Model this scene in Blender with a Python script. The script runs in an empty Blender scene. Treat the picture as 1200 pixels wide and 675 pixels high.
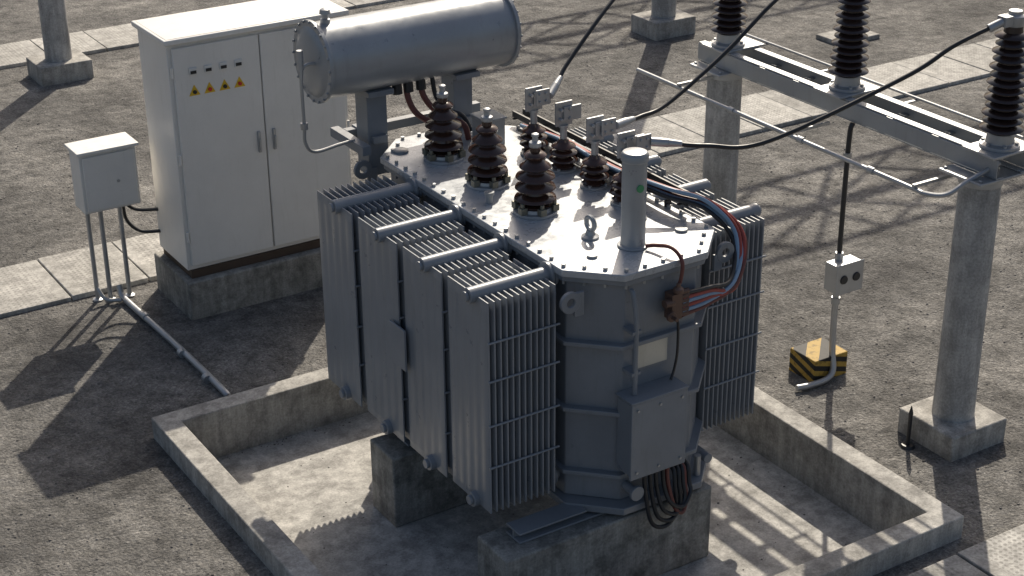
import bpy, math, random
from mathutils import Vector, Matrix
random.seed(7)
S=bpy.context.scene
# ------------------------------------------------------------------ materials
def newmat(name):
    m=bpy.data.materials.new(name); m.use_nodes=True
    nt=m.node_tree; b=nt.nodes["Principled BSDF"]; return m,nt,b
def N(nt,t,**k):
    n=nt.nodes.new(t)
    for a,v in k.items(): setattr(n,a,v)
    return n
def noise(nt,vec,scale,detail=4,rough=.6):
    n=N(nt,"ShaderNodeTexNoise"); n.inputs["Scale"].default_value=scale
    n.inputs["Detail"].default_value=detail; n.inputs["Roughness"].default_value=rough
    nt.links.new(vec,n.inputs["Vector"]); return n.outputs["Fac"]
def ramp(nt,fac,stops):
    r=N(nt,"ShaderNodeValToRGB"); nt.links.new(fac,r.inputs["Fac"])
    e=r.color_ramp.elements
    while len(e)<len(stops): e.new(.5)
    for i,(p,c) in enumerate(stops):
        e[i].position=p; e[i].color=(c[0],c[1],c[2],1) if hasattr(c,'__len__') else (c,c,c,1)
    return r.outputs["Color"]
def mix(nt,fac,a,b,mode='MIX'):
    m=N(nt,"ShaderNodeMix",data_type='RGBA',blend_type=mode)
    def put(sock,v):
        if isinstance(v,bpy.types.NodeSocket): nt.links.new(v,sock)
        elif hasattr(v,'__len__'): sock.default_value=(v[0],v[1],v[2],1)
        else: sock.default_value=v
    put(m.inputs[0],fac); put(m.inputs[6],a); put(m.inputs[7],b)
    return m.outputs[2]
def math_(nt,op,a,b=None):
    m=N(nt,"ShaderNodeMath",operation=op)
    for i,v in enumerate((a,b)):
        if v is None: continue
        if isinstance(v,bpy.types.NodeSocket): nt.links.new(v,m.inputs[i])
        else: m.inputs[i].default_value=v
    return m.outputs[0]
def coord(nt): return N(nt,"ShaderNodeTexCoord").outputs["Object"]
def bump(nt,b,h,strength,dist):
    n=N(nt,"ShaderNodeBump"); n.inputs["Strength"].default_value=strength; n.inputs["Distance"].default_value=dist
    nt.links.new(h,n.inputs["Height"]); nt.links.new(n.outputs[0],b.inputs["Normal"])

def concrete(name,lo,hi,stain=.55,bstr=.5,fine=70):
    m,nt,b=newmat(name); v=coord(nt)
    c=ramp(nt,noise(nt,v,2.2,6,.62),[(.3,lo),(.7,hi)])
    st=ramp(nt,noise(nt,v,5.5,5,.7),[(.38,stain),(.56,1.)])
    c=mix(nt,1.,c,st,'MULTIPLY')
    f=ramp(nt,noise(nt,v,fine,3,.6),[(.3,.78),(.7,1.15)])
    c=mix(nt,1.,c,f,'MULTIPLY')
    mp=N(nt,"ShaderNodeMapping"); mp.inputs["Scale"].default_value=(9,9,1.2); nt.links.new(v,mp.inputs["Vector"])
    c=mix(nt,1.,c,ramp(nt,noise(nt,mp.outputs[0],1.5,4,.7),[(.42,.74),(.6,1.)]),'MULTIPLY')
    vo=N(nt,"ShaderNodeTexVoronoi"); vo.inputs["Scale"].default_value=38; nt.links.new(v,vo.inputs["Vector"])
    pore=ramp(nt,vo.outputs["Distance"],[(.07,.45),(.14,1.)])
    c=mix(nt,.6,c,mix(nt,1.,c,pore,'MULTIPLY'))
    nt.links.new(c,b.inputs["Base Color"]); b.inputs["Roughness"].default_value=.88
    h=math_(nt,'ADD',math_(nt,'MULTIPLY',noise(nt,v,9,5,.6),1.2),math_(nt,'MULTIPLY',noise(nt,v,110,2,.7),.35))
    bump(nt,b,h,bstr,.012); return m
def paint(name,col,rough=.4,metal=0.,var=.12,dirt=.35,bstr=.08,spec=.5):
    m,nt,b=newmat(name); v=coord(nt)
    lo=[x*(1-var) for x in col]; hi=[x*(1+var) for x in col]
    c=ramp(nt,noise(nt,v,3.,5,.65),[(.3,lo),(.7,hi)])
    mp=N(nt,"ShaderNodeMapping"); mp.inputs["Scale"].default_value=(14,14,1.6); nt.links.new(v,mp.inputs["Vector"])
    s=ramp(nt,noise(nt,mp.outputs[0],1.6,4,.7),[(.55,0.),(.78,1.)])
    d=[x*.55+.02 for x in col]; d[2]*=.85
    c=mix(nt,math_(nt,'MULTIPLY',s,dirt),c,d)
    sp=ramp(nt,noise(nt,v,90,2,.5),[(.66,0.),(.74,1.)])
    c=mix(nt,math_(nt,'MULTIPLY',sp,dirt*.6),c,[.08,.065,.05])
    nt.links.new(c,b.inputs["Base Color"])
    r=ramp(nt,noise(nt,v,12,4,.6),[(.3,rough*.8),(.7,min(1,rough*1.3))])
    nt.links.new(r,b.inputs["Roughness"]); b.inputs["Metallic"].default_value=metal
    b.inputs["Specular IOR Level"].default_value=spec
    if bstr: bump(nt,b,noise(nt,v,6,3,.5),bstr,.01)
    return m

def ground_mat():
    m,nt,b=newmat("gravel_ground_mat"); v=coord(nt)
    big=ramp(nt,noise(nt,v,.55,8,.7),[(.36,(.075,.072,.07)),(.46,(.135,.13,.123)),(.56,(.195,.187,.175)),(.68,(.285,.272,.25))])
    med=ramp(nt,noise(nt,v,6,7,.74),[(.34,.5),(.5,.95),(.66,1.3)])
    c=mix(nt,1.,big,med,'MULTIPLY')
    fine=ramp(nt,noise(nt,v,60,4,.75),[(.3,.5),(.5,.98),(.7,1.55)])
    c=mix(nt,1.,c,fine,'MULTIPLY')
    vo=N(nt,"ShaderNodeTexVoronoi"); vo.inputs["Scale"].default_value=48; nt.links.new(v,vo.inputs["Vector"])
    st=mix(nt,.35,c,mix(nt,1.,c,ramp(nt,vo.outputs["Color"],[(.2,.5),(.8,1.6)]),'MULTIPLY'))
    nt.links.new(st,b.inputs["Base Color"]); b.inputs["Roughness"].default_value=.92
    b.inputs["Specular IOR Level"].default_value=.4
    h=math_(nt,'ADD',math_(nt,'MULTIPLY',noise(nt,v,4.5,5,.62),2.2),math_(nt,'MULTIPLY',noise(nt,v,42,4,.8),.6))
    h=math_(nt,'ADD',h,math_(nt,'MULTIPLY',vo.outputs["Distance"],-.25))
    bump(nt,b,h,.9,.038); return m

M={}
M['ground']=ground_mat()
M['conc']=concrete("concrete_mat",(.38,.365,.335),(.54,.52,.48),.62)
M['floor']=concrete("basin_floor_mat",(.47,.455,.425),(.63,.61,.57),.64,.3)
M['block']=concrete("foundation_concrete_mat",(.28,.27,.245),(.43,.415,.375),.5)
M['colm']=concrete("column_concrete_mat",(.42,.415,.40),(.54,.53,.51),.75,.25)
M['pebble']=concrete("pebble_mat",(.09,.087,.083),(.28,.265,.25),.7,.2)
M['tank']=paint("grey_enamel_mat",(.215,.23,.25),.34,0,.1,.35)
M['rad']=paint("radiator_enamel_mat",(.24,.257,.28),.33,0,.08,.3,.0)
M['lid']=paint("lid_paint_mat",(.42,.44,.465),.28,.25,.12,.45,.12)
M['cons']=paint("conservator_paint_mat",(.33,.345,.36),.33,.25,.08,.3)
M['cab']=paint("cabinet_paint_mat",(.76,.74,.70),.42,0,.05,.2,.03)
M['galv']=paint("galvanised_steel_mat",(.42,.43,.44),.42,.6,.15,.3)
M['steel']=paint("beam_steel_mat",(.34,.355,.37),.45,.35,.12,.4)
M['dark']=paint("dark_rubber_mat",(.02,.021,.024),.38,0,.2,.1,0)
M['rust']=paint("brown_skirt_mat",(.075,.05,.035),.7,0,.25,.5)
M['porc']=paint("brown_porcelain_mat",(.055,.027,.020),.16,0,.15,.12,.0,.6)
M['porcd']=paint("dark_porcelain_mat",(.035,.020,.018),.2,0,.15,.12,.0,.6)
M['red']=paint("red_hose_mat",(.34,.06,.045),.45,0,.15,.3,0)
M['bred']=paint("oxide_hose_mat",(.15,.045,.035),.45,0,.15,.3,0)
M['blue']=paint("blue_hose_mat",(.22,.33,.46),.4,0,.15,.3,0)
M['brass']=paint("valve_body_mat",(.14,.085,.065),.4,.3,.2,.4)
M['clamp']=paint("clamp_mat",(.20,.19,.15),.45,.4,.2,.4)
M['plate']=paint("name_plate_mat",(.5,.5,.46),.35,.5,.1,.3)
M['white']=paint("white_plastic_mat",(.7,.7,.68),.4,0,.05,.1)
M['yel']=paint("yellow_lamp_mat",(.72,.46,.02),.4,0,.05,.1)
M['redl']=paint("red_lamp_mat",(.6,.04,.02),.35,0,.05,.1)
M['grn']=paint("green_sticker_mat",(.06,.28,.12),.4,0,.05,.1)
def stripes():
    m,nt,b=newmat("hazard_stripe_mat"); v=coord(nt)
    s=N(nt,"ShaderNodeSeparateXYZ"); nt.links.new(v,s.inputs[0])
    a=math_(nt,'ADD',s.outputs[2],math_(nt,'MULTIPLY',math_(nt,'SUBTRACT',s.outputs[0],s.outputs[1]),.3))
    fr=math_(nt,'FRACT',math_(nt,'MULTIPLY',a,13.))
    k=math_(nt,'GREATER_THAN',fr,.5)
    c=mix(nt,k,(.018,.017,.015),(.42,.27,.05))
    w=ramp(nt,noise(nt,v,25,6,.7),[(.36,.4),(.5,1.)]); c=mix(nt,1.,c,w,'MULTIPLY')
    nt.links.new(c,b.inputs["Base Color"]); b.inputs["Roughness"].default_value=.7; return m
M['haz']=stripes()
def walk():
    m=concrete("walkway_slab_mat",(.46,.445,.41),(.60,.58,.54),.74,.3); nt=m.node_tree; b=nt.nodes["Principled BSDF"]
    g=N(nt,"ShaderNodeNewGeometry"); src=b.inputs["Base Color"].links[0].from_socket
    c=mix(nt,1.,src,ramp(nt,g.outputs["Random Per Island"],[(0.,.8),(1.,1.12)]),'MULTIPLY')
    v=coord(nt); vo=N(nt,"ShaderNodeTexVoronoi"); vo.inputs["Scale"].default_value=26; vo.inputs["Randomness"].default_value=0
    nt.links.new(v,vo.inputs["Vector"])
    dots=math_(nt,'LESS_THAN',vo.outputs["Distance"],.3)
    s=N(nt,"ShaderNodeSeparateXYZ"); nt.links.new(v,s.inputs[0])
    fx=math_(nt,'FRACT',math_(nt,'MULTIPLY',math_(nt,'ADD',s.outputs[0],6.),1/.62))
    inx=math_(nt,'LESS_THAN',math_(nt,'ABSOLUTE',math_(nt,'SUBTRACT',fx,.5)),.33)
    k=math_(nt,'MULTIPLY',math_(nt,'MULTIPLY',dots,inx),.45)
    nt.links.new(mix(nt,k,c,(.12,.115,.105)),b.inputs["Base Color"]); return m
M['walk']=walk()

# ------------------------------------------------------------------ mesh helper
def catmull(pts,k=8):
    P=[Vector(p) for p in pts]; out=[]; n=len(P)
    for i in range(n-1):
        b,c=P[i],P[i+1]; a=P[i-1] if i else b*2-c; d=P[i+2] if i+2<n else c*2-b
        for j in range(k):
            t=j/k
            out.append(.5*((2*b)+(c-a)*t+(2*a-5*b+4*c-d)*t*t+(3*b-a-3*c+d)*t**3))
    out.append(P[-1]); return out
def group(name,loc):
    e=bpy.data.objects.new(name,None); e.empty_display_size=.2; e.location=loc; S.collection.objects.link(e); return e
class P:
    def __init__(s,name,mat,parent=None,bevel=0,ang=35): s.n=name;s.m=M[mat];s.p=parent;s.b=bevel;s.a=ang;s.v=[];s.f=[]
    def box(s,x0,x1,y0,y1,z0,z1):
        o=len(s.v); s.v+=[(x0,y0,z0),(x1,y0,z0),(x1,y1,z0),(x0,y1,z0),(x0,y0,z1),(x1,y0,z1),(x1,y1,z1),(x0,y1,z1)]
        s.f+=[tuple(o+i for i in q) for q in ((3,2,1,0),(4,5,6,7),(0,1,5,4),(1,2,6,5),(2,3,7,6),(3,0,4,7))]; return s
    def prism(s,poly,z0,z1,poly1=None):
        o=len(s.v); n=len(poly); poly1=poly1 or poly
        s.v+=[(x,y,z0) for x,y in poly]+[(x,y,z1) for x,y in poly1]
        s.f.append(tuple(o+i for i in reversed(range(n)))); s.f.append(tuple(o+n+i for i in range(n)))
        s.f+=[(o+i,o+(i+1)%n,o+n+(i+1)%n,o+n+i) for i in range(n)]; return s
    def sweep(s,pts,r,n=10,closed=False,caps=True):
        pts=[Vector(p) for p in pts]; o=len(s.v); m=len(pts); up=None
        for i,p in enumerate(pts):
            if closed: t=(pts[(i+1)%m]-pts[i-1])
            else: t=pts[min(i+1,m-1)]-pts[max(i-1,0)]
            t.normalize()
            if up is None: up=t.orthogonal().normalized()
            up=(up-t*up.dot(t)).normalized(); sd=t.cross(up)
            rr=r[i] if hasattr(r,'__len__') else r
            for j in range(n):
                a=2*math.pi*j/n; s.v.append(tuple(p+up*math.cos(a)*rr+sd*math.sin(a)*rr))
        for i in range(m if closed else m-1):
            for j in range(n):
                a=o+i*n; b=o+((i+1)%m)*n
                s.f.append((a+j,a+(j+1)%n,b+(j+1)%n,b+j))
        if caps and not closed:
            s.f.append(tuple(o+j for j in reversed(range(n)))); s.f.append(tuple(o+(m-1)*n+j for j in range(n)))
        return s
    def cyl(s,a,b,r,r1=None,n=20): return s.sweep([a,b],[r,r if r1 is None else r1],n)
    def tube(s,pts,r,n=10,k=8): return s.sweep(catmull(pts,k),r,n)
    def ring(s,c,R,r,axis='Z',n=24,m=8):
        c=Vector(c); pts=[]
        for i in range(n):
            a=2*math.pi*i/n; u,w=math.cos(a)*R,math.sin(a)*R
            pts.append(c+Vector({'Z':(u,w,0),'X':(0,u,w),'Y':(u,0,w)}[axis]))
        return s.sweep(pts,r,m,closed=True)
    def lathe(s,c,prof,n=28,axis='Z',closed=False):
        o=len(s.v); k=len(prof); c=Vector(c)
        for r,h in prof:
            for j in range(n):
                a=2*math.pi*j/n; u,w=r*math.cos(a),r*math.sin(a)
                s.v.append(tuple(c+Vector({'Z':(u,w,h),'X':(h,u,w),'Y':(w,h,u)}[axis])))
        for i in range(k if closed else k-1):
            q=((i+1)%k)
            for j in range(n): s.f.append((o+i*n+j,o+i*n+(j+1)%n,o+q*n+(j+1)%n,o+q*n+j))
        if not closed:
            s.f.append(tuple(o+j for j in reversed(range(n)))); s.f.append(tuple(o+(k-1)*n+j for j in range(n)))
        return s
    def bolt(s,x,y,z,r=.012,h=.014):
        a0=random.random()
        s.prism([(x+r*math.cos(math.pi/3*i+a0),y+r*math.sin(math.pi/3*i+a0)) for i in range(6)],z,z+h); return s
    def done(s):
        me=bpy.data.meshes.new(s.n); me.from_pydata(s.v,[],s.f); me.update()
        me.polygons.foreach_set("use_smooth",[True]*len(me.polygons)); me.set_sharp_from_angle(angle=math.radians(s.a))
        me.materials.append(s.m); ob=bpy.data.objects.new(s.n,me); S.collection.objects.link(ob)
        if s.p is not None:
            ob.parent=s.p; ob.matrix_parent_inverse=Matrix.Translation(-Vector(s.p.location))
        if s.b:
            md=ob.modifiers.new("bevel",'BEVEL'); md.width=s.b; md.segments=2; md.limit_method='ANGLE'; md.angle_limit=math.radians(40)
        return ob

# ------------------------------------------------------------------ ground with a hole for the basin
HX0,HX1,HY0,HY1=3.10,6.52,5.60,9.20
g=P("ground",'ground')
L=220
xs=[-L,HX0,HX1,L]; ys=[-L,HY0,HY1,L]
g.v=[(x,y,0) for y in ys for x in xs]
g.f=[(j*4+i,j*4+i+1,j*4+i+5,j*4+i+4) for j in range(3) for i in range(3) if not(i==1 and j==1)]
g.done()
pb=P("gravel",'pebble',ang=80)
def pebble(x,y,r,z=0):
    o=len(pb.v); a=random.random()*6; e=.6+.5*random.random()
    for i in range(5):
        t=a+i*1.2566; q=r*(.75+.5*random.random()); pb.v.append((x+q*math.cos(t),y+q*e*math.sin(t),z-.001))
    for i in range(5):
        t=a+i*1.2566+.2; q=r*(.5+.3*random.random()); pb.v.append((x+q*math.cos(t),y+q*e*math.sin(t),z+r*(.35+.3*random.random())))
    for i in range(5): pb.f.append((o+i,o+(i+1)%5,o+5+(i+1)%5,o+5+i))
    pb.f.append(tuple(o+5+i for i in range(5)))
cnt=0
while cnt<15000:
    x=random.uniform(1.5,12); y=random.uniform(4.5,16)
    if HX0-.07<x<HX1+.07 and HY0-.07<y<HY1+.07: continue
    if 11.5<y<12.45 or (4.5<y<5.5) or (3.9<x<5.5 and 10.7<y<11.45): continue
    pebble(x,y,.0035+.010*random.random()**4); cnt+=1
for i in range(350): pebble(random.uniform(3.25,6.4),random.uniform(5.75,9.05),.003+.008*random.random()**3,-.2)
for i in range(260):
    t=random.random(); pebble(3.21+.05*random.random()**2,5.8+3.2*t,.003+.007*random.random()**2,-.2) if i%2 else pebble(3.2+3.2*t,9.09-.06*random.random()**2,.003+.007*random.random()**2,-.2)
pb.done()

# ------------------------------------------------------------------ basin
bs=group("concrete_containment_basin",(4.82,7.4,0))
P("basin_floor",'floor',bs).box(3.15,6.48,5.65,9.15,-.35,-.2).done()
c=P("curb_wall",'conc',bs,.008)
def rectring(p,x0,x1,y0,y1,w,z0,z1):
    o=len(p.v)
    for z in (z0,z1):
        p.v+=[(x0,y0,z),(x1,y0,z),(x1,y1,z),(x0,y1,z),(x0+w,y0+w,z),(x1-w,y0+w,z),(x1-w,y1-w,z),(x0+w,y1-w,z)]
    for i in range(4):
        j=(i+1)%4
        p.f+=[(o+i,o+j,o+8+j,o+8+i),(o+4+j,o+4+i,o+12+i,o+12+j),(o+8+i,o+8+j,o+12+j,o+12+i),(o+j,o+i,o+4+i,o+4+j)]
rectring(c,3.05,6.585,5.57,9.26,.15,-.34,.15); c.done()
for y0,y1 in ((6.45,6.76),(7.73,8.03)):
    P("foundation_block",'block',None,.012).box(4.0,5.42,y0,y1,-.199,.29).done()

# ------------------------------------------------------------------ walkways
def walkway(xa,xb,y0,y1,step,split=True):
    w=P("walkway",'walk',None,.006); x=xa
    while x<xb:
        if split:
            m=(y0+y1)/2
            for a,b in ((y0,m-.005),(m+.005,y1)):
                w.box(x+.006,x+step-.006,a,b,-.05,.035+random.uniform(-.004,.004))
        else: w.box(x+.006,x+step-.006,y0,y1,-.05,.035+random.uniform(-.004,.004))
        x+=step
    w.done()
walkway(-6,34,11.56,12.40,.62,False)
walkway(-6,40,17.6,18.4,.62,False)
walkway(4.54,16,4.55,5.44,.62,True)

# ------------------------------------------------------------------ transformer
T=group("power_transformer",(5.03,7.7,.29))
def octa(x0,x1,y0,y1,c): return [(x0+c,y0),(x1-c,y0),(x1,y0+c),(x1,y1-c),(x1-c,y1),(x0+c,y1),(x0,y1-c),(x0,y0+c)]
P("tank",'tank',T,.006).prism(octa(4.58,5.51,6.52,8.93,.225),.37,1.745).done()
rg=P("stiffener_bands",'tank',T,.004)
for z in (.53,.93,1.34): rg.prism(octa(4.545,5.545,6.485,8.965,.23),z,z+.026)
rg.prism(octa(4.53,5.56,6.43,8.97,.24),.325,.368)
rg.prism(octa(4.54,5.55,6.48,8.96,.24),1.725,1.755); rg.done()
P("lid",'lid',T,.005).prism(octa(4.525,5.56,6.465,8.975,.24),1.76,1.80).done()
bo=P("lid_bolts",'galv',T)
o8=octa(4.56,5.525,6.50,8.94,.24)
for i in range(8):
    a,b=Vector(o8[i]),Vector(o8[(i+1)%8]); k=max(1,round((b-a).length/.115))
    for j in range(k):
        q=a+(b-a)*j/k; bo.bolt(q.x,q.y,1.80,.013,.018); bo.prism([(q.x+.009*math.cos(t),q.y+.009*math.sin(t)) for t in (0,1.57,3.14,4.71)],1.70,1.724)
bo.done()
sk=P("skid_beams",'tank',T,.003)
for x in (4.72,5.32): sk.box(x-.05,x+.05,6.6,8.8,.30,.324)
for y in (6.62,7.88):
    sk.box(4.15,5.40,y-.07,y+.07,.291,.303); sk.box(4.15,5.40,y-.006,y+.006,.303,.345)
    sk.box(4.15,4.6,y-.07,y+.07,.345,.357)
sk.done()
def bank(xo,xi,y0,y1,z0,z1,name,sgn):
    r=P(name,'rad',T,ang=40); n=12
    pitch=(xi-xo)/(n)
    nf=5; w=y1-y0
    for i in range(n):
        xc=xo+pitch*(i+.3); prof=[]
        k=nf*4
        for j in range(k+1):
            u=j/k; ph=(u*nf)%1
            th=.0045+.0065*(max(0,math.sin(math.pi*ph))**.6 if 0<j<k else 0)
            prof.append((y0+w*u,th))
        poly=[(xc-t,y) for y,t in prof]+[(xc+t,y) for y,t in reversed(prof)]
        polyt=[(xc-.0035,y) for y,t in prof]+[(xc+.0035,y) for y,t in reversed(prof)]
        poly=poly[::-1]; polyt=polyt[::-1]
        r.prism(polyt,z0,z0+.05,poly); r.prism(poly,z0+.0501,z1-.05); r.prism(poly,z1-.0499,z1,polyt)
    r.done()
    h=P(name+"_headers",'rad',T,.003); ym=(y0+y1)/2-.06
    out=xo-.03 if sgn<0 else xi+.03; inn=4.58 if sgn<0 else 5.51
    for z in (z1-.004,z0+.03):
        h.cyl((out,ym,z),(inn,ym,z),.044,n=28)
        h.cyl((out+.018*sgn,ym,z),(out,ym,z),.028,n=20)
        e=inn+.05*sgn; h.cyl((e,ym,z),(e-.02*sgn,ym,z),.07,n=24); h.cyl((e+.024*sgn,ym,z),(e+.004*sgn,ym,z),.07,n=24)
    h.done()
    t=P(name+"_tie_rods",'rad',T)
    for z in (.74,1.0,1.27,1.5): t.cyl((xo,y0-.005,z),(xi,y0-.005,z),.0065,n=8)
    t.done()
YL=[(6.69,7.10),(7.15,7.575),(7.63,8.09),(8.15,8.60)]
for i,(a,b) in enumerate(YL):
    bank(4.045-.012*i,4.50,a,b,.45,1.735,"radiator_left_%d"%(i+1),-1)
    bank(5.58,6.0,a+.08,b+.06,.45,1.735,"radiator_right_%d"%(i+1),1)
br=P("radiator_brackets",'rad',T,.003)
br.box(3.998,4.012,7.52,7.70,.98,1.24); br.box(4.012,4.05,7.58,7.62,1.0,1.2)
br.done()
lg=P("lifting_lugs",'tank',T,.003)
def lug(x,y,z,ax): lg.lathe((x,y,z),[(.026,-.012),(.062,-.012),(.062,.012),(.026,.012)],24,ax,closed=True)
lug(4.515,6.61,1.65,'Y'); lug(4.50,8.93,1.66,'Y'); lug(5.60,6.66,1.66,'Y')
lg.box(4.54,4.60,6.60,6.62,1.56,1.70); lg.box(4.53,4.60,8.92,8.94,1.56,1.66); lg.box(5.52,5.58,6.65,6.67,1.56,1.66)
lg.done()
eb=P("lifting_eye_bolt",'cons',T); eb.lathe((4.90,6.98,1.80),[(.05,0),(.05,.012),(.03,.02),(.022,.045)],20); eb.ring((4.90,6.98,1.885),.038,.014,'X')
eb.lathe((5.28,7.05,1.80),[(.05,0),(.05,.010),(.03,.018)],20); eb.lathe((5.38,6.78,1.80),[(.035,0),(.035,.014)],20); eb.lathe((4.76,6.76,1.80),[(.03,0),(.03,.014)],20)
eb.lathe((4.68,8.75,1.80),[(.05,0),(.05,.012),(.03,.02)],20)
eb.lathe((4.70,7.72,1.80),[(.022,0),(.022,.05),(.03,.052),(.03,.07)],16); eb.lathe((5.12,7.72,1.80),[(.022,0),(.022,.03)],16); eb.lathe((5.1,8.25,1.80),[(.04,0),(.04,.014),(.02,.03)],16)
eb.done()
def hv(x,y,i):
    z=1.80
    f=P("bushing_flange_%d"%i,'galv',T,.002); f.lathe((x,y,z),[(.128,0),(.128,.018),(.10,.02),(.095,.04)],32)
    f.lathe((x,y,z+.395),[(.03,0),(.036,.008),(.036,.03),(.018,.038),(.016,.06),(.022,.064),(.022,.078),(.009,.084)],16)
    f.done()
    f=P("bushing_clamps_%d"%i,'clamp',T,.002)
    for k in range(6):
        a=k*math.pi/3+.3; bx,by=x+.112*math.cos(a),y+.112*math.sin(a)
        f.box(bx-.020,bx+.020,by-.020,by+.020,z+.0185,z+.058); f.bolt(bx,by,z+.058,.013,.026)
    f.done()
    pr=[(.085,.035),(.10,.055)]
    for R,h in [(.122,.10),(.118,.165),(.114,.23),(.092,.29)]:
        pr+=[(.058,h-.035),(R-.012,h-.018),(R,h-.012),(R-.004,h-.002),(.062,h+.016)]
    pr+=[(.045,.325),(.062,.335),(.066,.35),(.05,.365),(.03,.37),(.03,.396)]
    P("porcelain_bushing_%d"%i,'porc',T,ang=55).lathe((x,y,z),pr,36).done()
for i,y in enumerate((8.50,7.98,7.46)): hv(4.85,y,i+1)
def lv(x,y,i):
    z=1.80; f=P("low_voltage_terminal_%d"%i,'galv',T,.0015)
    f.lathe((x,y,z),[(.085,0),(.085,.014),(.065,.018)],24)
    for k in range(4): f.bolt(x+.072*math.cos(k*1.57+.6),y+.072*math.sin(k*1.57+.6),z+.014,.011,.014)
    f.lathe((x,y,z+.20),[(.022,0),(.022,.07),(.03,.072),(.03,.09)],16)
    f.box(x-.06,x+.06,y-.007,y+.007,z+.285,z+.435)
    f.box(x-.01,x+.115,y-.022,y-.008,z+.315,z+.405)
    for dx in (-.03,.03):
        for dz in (.33,.39): f.cyl((x+dx,y-.034,z+dz),(x+dx,y+.018,z+dz),.011,n=6)
    f.done()
    pr=[(.062,.012),(.07,.03)]
    for R,h in ((.090,.075),(.086,.12),(.076,.16)): pr+=[(.045,h-.02),(R-.008,h-.012),(R,h-.007),(R-.004,h),(.045,h+.01)]
    pr+=[(.035,.185),(.028,.2)]
    P("low_voltage_bushing_%d"%i,'porc',T,ang=55).lathe((x,y,z),pr,28).done()
for i,y in enumerate((8.26,7.93,7.60,7.29)): lv(5.36,y,i+1)
oc=P("oil_level_cylinder",'cons',T,.003); oc.lathe((5.03,6.76,1.80),[(.085,0),(.085,.012),(.068,.014),(.068,.50),(.076,.502),(.076,.535),(.066,.55),(.02,.556)],36); oc.done()
gs=P("cylinder_badge",'grn',T); gs.lathe((5.02,6.690,2.16),[(.022,-.004),(.022,.004)],20,'Y'); gs.done()
cn=P("conservator_drum",'cons',T,.002)
cn.lathe((0,9.0,2.40),[(.03,4.185),(.16,4.20),(.225,4.225),(.238,4.24),(.238,5.57),(.225,5.585),(.03,5.61)],56,'X'); cn.done()
cf=P("conservator_flanges",'cons',T,.002)
for x in (4.235,5.57): cf.lathe((x,9.0,2.40),[(.24,-.012),(.258,-.012),(.258,.012),(.24,.012)],56,'X')
for k in range(20):
    a=k*math.pi/10; yy,zz=9.0+.249*math.cos(a),2.40+.249*math.sin(a)
    cf.cyl((4.212,yy,zz),(4.222,yy,zz),.009,n=6); cf.cyl((5.583,yy,zz),(5.593,yy,zz),.009,n=6)
cf.done()
cs=P("conservator_supports",'tank',T,.003)
for x in (4.62,5.25):
    cs.box(x-.07,x+.07,8.93,9.09,1.60,2.17); cs.box(x-.09,x+.09,8.86,9.12,2.145,2.18); cs.box(x-.05,x+.05,8.90,9.2,1.82,1.87)
cs.box(4.44,4.50,8.80,9.25,1.80,1.86); cs.box(4.50,5.5,9.13,9.19,1.80,1.86); cs.done()
cp=P("level_gauge_pipe",'galv',T)
cp.tube([(4.20,8.90,2.42),(4.13,8.90,2.42),(4.10,8.90,2.36),(4.10,8.90,2.05),(4.10,8.90,1.93),(4.16,8.90,1.86),(4.34,8.93,1.86),(4.46,8.95,1.86)],.011)
cp.cyl((4.10,8.90,2.40),(4.10,8.90,2.52),.02,n=12); cp.cyl((4.10,8.90,2.02),(4.10,8.90,2.06),.024,n=12)
cp.lathe((4.32,8.98,2.63),[(.03,0),(.03,.03),(.02,.035),(.02,.06),(.035,.065),(.03,.09),(.012,.10)],16); cp.done()
ch=P("conservator_hoses",'bred',T)
ch.tube([(4.83,8.93,2.20),(4.83,8.90,2.08),(4.87,8.86,1.98),(4.98,8.80,1.90),(5.05,8.72,1.88),(5.07,8.68,1.80)],.020,12)
ch.tube([(4.93,8.93,2.20),(4.94,8.90,2.08),(5.0,8.86,1.98),(5.08,8.82,1.92),(5.14,8.74,1.89),(5.15,8.70,1.80)],.020,12); ch.done()
cd=P("breather_hose",'dark',T)
cd.tube([(5.02,8.93,2.2),(5.03,8.9,2.06),(5.08,8.86,1.97),(5.18,8.83,1.92),(5.22,8.78,1.82)],.015,10)
for x in (4.76,4.84,4.93): cd.cyl((x,8.92,2.2),(x,8.91,2.12),.032,n=14)
cd.done()
rb=P("relay_box",'cons',T,.004); rb.box(5.15,5.30,8.50,8.66,1.80,1.97); rb.box(5.14,5.31,8.49,8.67,1.972,1.987); rb.lathe((5.225,8.497,1.89),[(.03,-.008),(.03,.004)],20,'Y'); rb.done()
hs=[('dark',0,0),('red',.028,.028),('blue',.012,.030),('red',.050,.018),('blue',.034,-.004),('bred',.058,.0)]
for i,(mt,dx,dz) in enumerate(hs):
    P("control_hose_%d"%(i+1),mt,T).tube([(5.47+dx,8.6,1.83+dz),(5.46+dx,8.1,1.88+dz),(5.455+dx,7.6,1.87+dz),(5.46+dx,7.05,1.90+dz*1.5),(5.58+dx,6.83,1.87+dz*1.4),(5.69+dx*1.4,6.70,1.70+dz),(5.56+dx*.9,6.55,1.545-dz*1.2-dx*.5),(5.36,6.49,1.53-.02*(i-2)),(5.15,6.46,1.545-.026*(i-2))],.0125,10).done()
rl=P("cable_tray",'dark',T,.002)
for x in (5.55,5.63): rl.box(x-.008,x+.008,6.95,8.8,1.85,1.89)
for k in range(9): rl.box(5.53,5.65,7.0+.22*k,7.02+.22*k,1.84,1.849)
for y in (7.1,7.8,8.5): rl.box(5.515,5.555,y,y+.02,1.78,1.839)
rl.done()
vm=P("valve_manifold",'brass',T,.002)
vm.box(5.06,5.13,6.43,6.5,1.465,1.62)
for k in range(6): vm.cyl((5.10,6.46,1.465+.026*k+.014),(5.19,6.46,1.465+.026*k+.014),.0155,n=10)
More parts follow.
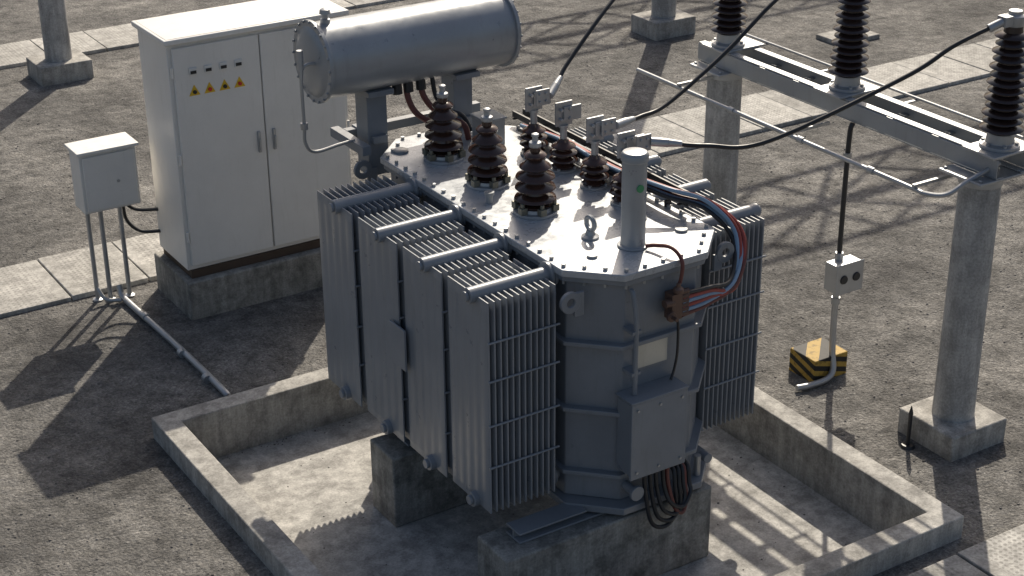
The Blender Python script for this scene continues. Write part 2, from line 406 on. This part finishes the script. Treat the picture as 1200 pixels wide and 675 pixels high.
vm.lathe((5.09,6.42,1.64),[(.03,0),(.03,.02),(.012,.03),(.012,.05)],14); vm.lathe((5.05,6.41,1.50),[(.012,-.04),(.012,0),(.03,.002),(.03,.02)],14,'Y')
vm.lathe((5.02,6.45,1.57),[(.025,0),(.025,.06)],14,'X')
vm.done()
vp=P("valve_pipe",'bred',T); vp.tube([(5.10,6.46,1.62),(5.12,6.44,1.70),(5.13,6.45,1.80),(5.12,6.53,1.85),(5.09,6.63,1.835),(5.06,6.68,1.82)],.011); vp.done()
vp=P("signal_cable",'dark',T); vp.tube([(5.11,6.46,1.47),(5.12,6.45,1.42),(5.13,6.46,1.25),(5.12,6.47,1.14),(5.09,6.46,1.085)],.008); vp.done()
cb=P("control_box",'tank',T,.004); cb.box(4.77,5.13,6.385,6.515,.60,1.05); cb.box(4.76,5.14,6.365,6.384,.585,1.063); cb.box(4.755,5.145,6.36,6.52,1.064,1.077)
cb.done()
cbd=P("control_box_fittings",'galv',T)
for x,z in ((4.80,.63),(5.10,.63),(4.80,1.02),(5.10,1.02),(4.95,.63),(4.95,1.02)): cbd.cyl((x,6.356,z),(x,6.366,z),.008,n=8)
cbd.cyl((5.34,6.5,.37),(5.34,6.5,.50),.02,n=12); cbd.done()
vp=P("thermometer_conduit",'tank',T)
vp.tube([(4.83,6.44,1.08),(4.83,6.44,1.3),(4.83,6.44,1.5),(4.83,6.47,1.66),(4.83,6.50,1.69)],.014,10)
for z in (1.2,1.45): vp.box(4.80,4.86,6.43,6.52,z,z+.018)
vp.done()
P("name_plate",'plate',T,.002).box(4.89,5.09,6.498,6.504,1.195,1.335).done()
P("name_plate_frame",'tank',T,.002).box(4.875,5.105,6.505,6.517,1.18,1.35).done()
lo=P("cable_loops",'dark',T); lr=P("cable_loops_oxide",'bred',T)
for i,(x0,x1,zz) in enumerate(((4.90,5.07,.24),(4.94,5.10,.27),(4.98,5.13,.30),(5.03,5.17,.33),(5.06,5.14,.29))):
    (lr if i==4 else lo).tube([(x0,6.43,.59),(x0-.0,6.41,.45),(x0+.02,6.37,zz+.02),((x0+x1)/2+.03,6.36,zz-.03),(x1+.03,6.38,zz+.03),(x1+.04,6.41,.42),(x1+.05,6.44,.5),(x1+.05,6.5,.52)],.0125,10)
    lo.cyl((x0,6.43,.60),(x0,6.43,.565),.02,n=12)
lo.done(); lr.done()
dv=P("drain_valve",'tank',T,.002); dv.lathe((4.84,6.40,.46),[(.045,0),(.045,.02),(.028,.025),(.028,.12)],20,'Y'); dv.lathe((5.42,6.5,.45),[(.03,0),(.03,.06)],16,'Y'); dv.done()
yl=P("earth_terminal",'yel',T); yl.lathe((4.81,6.40,.575),[(.014,0),(.014,.01)],12,'Y'); yl.done()

# ------------------------------------------------------------------ cabinet
K=group("electrical_cabinet",(4.65,11.08,0))
P("plinth",'block',K,.012).box(3.93,5.42,10.73,11.42,-.02,.30).done()
P("skirt",'rust',K,.003).box(3.99,5.33,10.80,11.36,.30,.365).done()
P("body",'cab',K,.006).box(3.97,5.35,10.815,11.37,.365,2.09).done()
dr=P("doors",'cab',K,.006); dr.box(4.0,4.655,10.79,10.813,.40,2.06); dr.box(4.665,5.32,10.79,10.813,.40,2.06); dr.done()
rf=P("roof",'cab',K,.008)
rf.prism([(3.94,10.77),(5.38,10.77),(5.38,11.40),(3.94,11.40)],2.092,2.13); rf.prism([(3.96,10.79),(5.36,10.79),(5.36,11.38),(3.96,11.38)],2.131,2.15,[(4.1,10.95),(5.2,10.95),(5.2,11.2),(4.1,11.2)]); rf.done()
hd=P("handles",'galv',K,.003)
for x in (4.60,4.72):
    hd.box(x-.011,x+.011,10.768,10.79,1.18,1.34); hd.box(x-.007,x+.007,10.755,10.768,1.20,1.29)
hd.done()
for i in range(4):
    x=4.14+.115*i
    P("meter_%d"%(i+1),'white',K,.003).box(x-.03,x+.03,10.778,10.79,1.855,1.905).done()
    P("meter_face_%d"%(i+1),'dark',K).box(x-.022,x+.022,10.7755,10.7778,1.862,1.885).done()
    q=P("indicator_sticker_%d"%(i+1),'yel',K); z=1.735
    o=len(q.v); q.v+=[(x-.042,10.787,z-.034),(x+.042,10.787,z-.034),(x,10.787,z+.044),(x-.042,10.7905,z-.034),(x+.042,10.7905,z-.034),(x,10.7905,z+.044)]
    q.f+=[(0,1,2),(5,4,3),(0,3,4,1),(1,4,5,2),(2,5,3,0)]; q.done()
    P("push_button_%d"%(i+1),'redl' if i%2 else 'dark',K).lathe((x,10.773,z-.008),[(.012,0),(.014,.003),(.014,.0135)],14,'Y').done()
hg=P("hinges",'cab',K,.002)
for z in (.6,1.2,1.85):
    hg.cyl((3.985,10.79,z),(3.985,10.79,z+.08),.01,n=10); hg.cyl((5.335,10.79,z),(5.335,10.79,z+.08),.01,n=10)
hg.done()

# ------------------------------------------------------------------ junction box on legs
J=group("junction_box",(3.6,11.38,0))
P("enclosure",'cab',J,.006).box(3.40,3.83,11.28,11.50,.78,1.24).done()
jd=P("door",'cab',J,.005); jd.box(3.42,3.81,11.262,11.278,.80,1.22); jd.box(3.38,3.85,11.25,11.53,1.242,1.265); jd.done()
jl=P("legs",'galv',J)
for x,y in ((3.47,11.46),(3.55,11.40),(3.70,11.40)):
    jl.cyl((x,y,-.02),(x,y,.78),.018,n=14); jl.lathe((x,y,.0),[(.04,0),(.04,.012),(.02,.02)],14); jl.lathe((x,y,.74),[(.026,0),(.026,.04)],12)
jl.cyl((3.67,11.26,1.0),(3.67,11.255,1.0),.012,n=8)
jl.done()
jc=P("flexible_conduits",'dark',J)
jc.tube([(3.76,11.42,.78),(3.78,11.42,.72),(3.85,11.40,.68),(3.98,11.33,.68)],.014)
jc.tube([(3.74,11.45,.78),(3.76,11.45,.6),(3.85,11.42,.5),(3.98,11.33,.50)],.014); jc.done()
cd2=P("conduit_pipe",'galv'); cd2.tube([(3.62,11.38,.12),(3.62,11.34,.05),(3.63,11.2,.03),(3.66,10.4,.03),(3.67,9.6,.03),(3.68,9.5,.0),(3.68,9.45,-.03)],.024,12)
cd2.tube([(3.46,11.42,.12),(3.5,11.36,.04),(3.6,11.3,.03)],.015,10)
for y in (10.9,10.2,9.75): cd2.cyl((3.645,y,.03),(3.647,y+.05,.03),.031,n=12)
cd2.done()

# ------------------------------------------------------------------ support columns + beam
def column(x,y,z1,r=.13):
    K=group("concrete_column",(x,y,0))
    P("base_block",'conc',K,.012).box(x-.24,x+.24,y-.24,y+.24,-.05,.17).done()
    P("shaft",'colm',K,ang=50).lathe((x,y,.17),[(r*1.03,0),(r*1.0,.3),(r*.96,z1-.17)],40).done()
    cp=P("cap_plate",'galv',K,.004); cp.lathe((x,y,z1-.06),[(r*1.02,0),(r*1.02,.055)],40); cp.box(x-.19,x+.19,y-.17,y+.17,z1,z1+.018)
    for a,b in ((-1,-1),(1,-1),(-1,1),(1,1)): cp.bolt(x+a*.16,y+b*.14,z1+.018)
    cp.done()
column(7.39,6.45,1.82); column(7.42,8.92,1.82)
Bm=group("busbar_support_beam",(7.45,7.7,1.9))
bm=P("channel_beams",'steel',Bm,.003)
for x,s in ((7.33,1),(7.60,-1)):
    bm.box(x-.004,x+.004,6.28,9.12,1.851,1.964)
    bm.box(min(x,x+s*.06),max(x,x+s*.06),6.28,9.12,1.966,1.975); bm.box(min(x,x+s*.06),max(x,x+s*.06),6.28,9.12,1.84,1.849)
bm.done()
bx=P("cross_plates",'galv',Bm,.003)
for y in (6.40,7.72,8.90): bx.box(7.28,7.65,y-.13,y+.13,1.977,1.992)
for y in (6.9,7.3,8.2,8.55): bx.box(7.34,7.59,y-.03,y+.03,1.90,1.91)
bx.done()
rp=P("earthing_rods",'galv',Bm)
rp.tube([(7.40,6.33,1.92),(7.2,6.38,1.83),(7.08,6.42,1.76),(7.0,6.52,1.75),(7.0,6.7,1.75),(7.0,8.0,1.75),(7.0,9.4,1.75)],.015,10)
rp.tube([(7.78,6.5,1.95),(7.78,8.0,1.95),(7.78,9.2,1.95)],.010,8)
for y in (6.6,7.72,8.9): rp.box(6.98,7.325,y-.010,y+.010,1.765,1.785)
for y in (7.4,8.2,8.9): rp.box(7.6,7.79,y-.01,y+.01,1.93,1.94)
for y in (6.95,7.6,8.3): rp.cyl((7.0,y,1.75),(7.0,y+.05,1.75),.023,n=12)
rp.done()
def insulator(x,y):
    G=group("post_insulator",(x,y,1.99)); z=1.992; H=.80
    m=P("metal_fittings",'galv',G,.002); m.lathe((x,y,z),[(.12,0),(.12,.02),(.085,.03),(.08,.09)],28)
    for k in range(6): m.bolt(x+.1*math.cos(k*1.047),y+.1*math.sin(k*1.047),z+.02,.012,.016)
    m.lathe((x,y,z+H-.06),[(.055,0),(.06,.01),(.06,.06),(.04,.07),(.04,.09)],24)
    m.box(x-.10,x+.03,y-.03,y+.03,z+H-.03,z+H-.012); m.box(x-.11,x-.05,y-.035,y+.035,z+H-.05,z+H+.01); m.done()
    pr=[(.078,.085)]; n=13
    for i in range(n):
        h=.105+i*(H-.19)/n; R=.132-.030*i/n; c=.068-.012*i/n
        if i%2: R-=.012
        pr+=[(c,h),(R-.01,h+.006),(R,h+.011),(R-.002,h+.017),(c,h+.036)]
    pr+=[(.052,H-.055)]
    P("porcelain_sheds",'porcd',G,ang=60).lathe((x,y,z),pr,36).done()
insulator(7.46,6.40); insulator(7.46,7.72); insulator(7.42,8.90)
def cable(pts,r=.0135):
    G=group("power_cable",pts[0]); P("conductor",'dark',G).tube(pts,r,12,12).done()
    a,b=Vector(pts[0]),Vector(pts[1]); d=(b-a).normalized(); e=Vector(pts[-1]); dd=(Vector(pts[-2])-e).normalized()
    f=P("end_clamps",'galv',G,.002); f.sweep([a-d*.05,a+d*.05],.026,12); f.sweep([a+d*.05,a+d*.13],[.024,.017],12); f.sweep([e,e+dd*.09],.026,12)
    q=a-d*.05; f.box(q.x-.10,q.x+.0,q.y-.006,q.y+.006,q.z-.05,q.z+.05)
    for dx in (-.075,-.03):
        for dz in (-.025,.025): f.cyl((q.x+dx,q.y-.018,q.z+dz),(q.x+dx,q.y+.018,q.z+dz),.009,n=6)
    f.done()
cable([(5.53,7.20,2.165),(5.75,7.05,2.145),(6.07,6.88,2.16),(6.82,6.6,2.48),(7.10,6.5,2.65),(7.36,6.4,2.77)])
cable([(5.53,7.58,2.165),(5.72,7.64,2.155),(5.94,7.66,2.19),(6.39,7.68,2.43),(6.74,7.68,2.68),(7.05,7.7,2.82),(7.37,7.72,2.77)])
cable([(5.46,8.20,2.21),(5.54,8.25,2.25),(5.66,8.31,2.34),(6.10,8.45,2.64),(6.6,8.65,2.85),(7.33,8.9,2.78)])

R=group("riser_conduit",(7.30,7.50,0))
rr=P("pipe",'galv',R); rr.tube([(7.30,7.50,.72),(7.30,7.50,.6),(7.30,7.50,.4),(7.29,7.48,.20),(7.27,7.44,.08),(7.2,7.42,.035),(7.05,7.42,.03),(6.95,7.44,.03)],.022,12)
rr.cyl((7.30,7.5,.55),(7.30,7.5,.60),.03,n=12); rr.cyl((7.30,7.5,.88),(7.30,7.5,.93),.028,n=12); rr.cyl((7.30,7.5,1.60),(7.30,7.5,1.64),.028,n=12); rr.done()
rr=P("cable_drop",'dark',R); rr.tube([(7.325,7.50,1.84),(7.305,7.50,1.75),(7.30,7.50,1.3),(7.30,7.50,.88)],.017,12); rr.done()
sb=P("switch_box",'galv',R,.004); sb.box(7.20,7.42,7.40,7.52,.68,.88); sb.box(7.19,7.43,7.392,7.40,.67,.89); sb.done()
sd=P("box_dials",'dark',R)
for x in (7.255,7.365): sd.lathe((x,7.392,.78),[(.028,-.01),(.032,-.002),(.032,0)],18,'Y')
sd.done()
P("hazard_striped_block",'haz',None,.008).box(7.12,7.42,7.46,7.72,-.01,.17).done()
st=P("marker_stake",'dark'); st.cyl((7.06,6.50,0),(7.06,6.50,.24),.012,.014,n=8); st.cyl((7.06,6.50,.24),(7.06,6.50,.30),.016,.002,n=8); st.lathe((7.06,6.50,0),[(.05,0),(.04,.02)],12); st.done()

# ------------------------------------------------------------------ gantries beyond the frame
def truss(p,x0,x1,y,z,w=.7,h=.7,s=.8):
    for yy in (y-w/2,y+w/2):
        for zz in (z,z+h): p.cyl((x0,yy,zz),(x1,yy,zz),.042,n=6)
    k=int((x1-x0)/s)
    for i in range(k):
        a=x0+(x1-x0)*i/k; b=x0+(x1-x0)*(i+1)/k
        for yy in (y-w/2,y+w/2):
            p.cyl((a,yy,z if i%2 else z+h),(b,yy,z+h if i%2 else z),.028,n=5)
        for zz in (z,z+h):
            p.cyl((a,y-w/2 if i%2 else y+w/2,zz),(b,y+w/2 if i%2 else y-w/2,zz),.028,n=5)
def gantry(xs,y,z,post=True):
    G=group("steel_gantry",(xs[0],y,0))
    f=P("footings",'conc',G,.01); s=P("posts",'colm',G); t=P("lattice_beam",'galv',G)
    for x in xs: f.box(x-.28,x+.28,y-.24,y+.24,-.05,.2); s.cyl((x,y,.2),(x,y,z),.14,.12,n=28)
    truss(t,xs[0]-.3,xs[-1]+.3,y,z); f.done(); s.done(); t.done()
gantry((11.33,18.5,26),14.75,5.2)
gantry((-3.5,5.05),17.0,3.6)
gantry((13.5,22),20.5,5.6)
P("concrete_pad",'conc',None,.01).box(12.6,13.2,13.2,13.6,-.02,.05).done()

# ------------------------------------------------------------------ light
sd=Vector((1.72,1.88,2.13)).normalized()
el=math.asin(sd.z); az=math.atan2(sd.x,sd.y)
W=bpy.data.worlds.new("World"); S.world=W; W.use_nodes=True; nt=W.node_tree
sky=nt.nodes.new("ShaderNodeTexSky"); sky.sky_type='NISHITA'; sky.sun_disc=False; sky.sun_elevation=el; sky.sun_rotation=az
sky.air_density=1.0; sky.dust_density=4.5; sky.ozone_density=.6
nt.links.new(sky.outputs[0],nt.nodes["Background"].inputs[0]); nt.nodes["Background"].inputs[1].default_value=.10
sl=bpy.data.lights.new("sun",'SUN'); sl.energy=5.0; sl.angle=math.radians(.5); sl.color=(1,.91,.77)
so=bpy.data.objects.new("sun",sl); so.rotation_euler=sd.to_track_quat('Z','Y').to_euler(); so.location=(8,10,12); S.collection.objects.link(so)
S.view_settings.view_transform='Standard'; S.view_settings.look='None'; S.view_settings.exposure=0
# ------------------------------------------------------------------ camera
p,r,y=[math.radians(t) for t in (25.18,-0.52,32.14)]
fw=Vector((math.sin(y)*math.cos(p),math.cos(y)*math.cos(p),-math.sin(p)))
rt=Vector((math.cos(y),-math.sin(y),0)); up=rt.cross(fw)
r2=rt*math.cos(r)+up*math.sin(r); u2=-rt*math.sin(r)+up*math.cos(r)
cam=bpy.data.cameras.new("camera"); cam.sensor_width=36; cam.lens=1964/1200*36; cam.clip_end=1000
co=bpy.data.objects.new("camera",cam); S.collection.objects.link(co)
mt=Matrix((r2,u2,-fw)).transposed().to_4x4(); mt.translation=(0,0,5.5); co.matrix_world=mt
S.camera=co
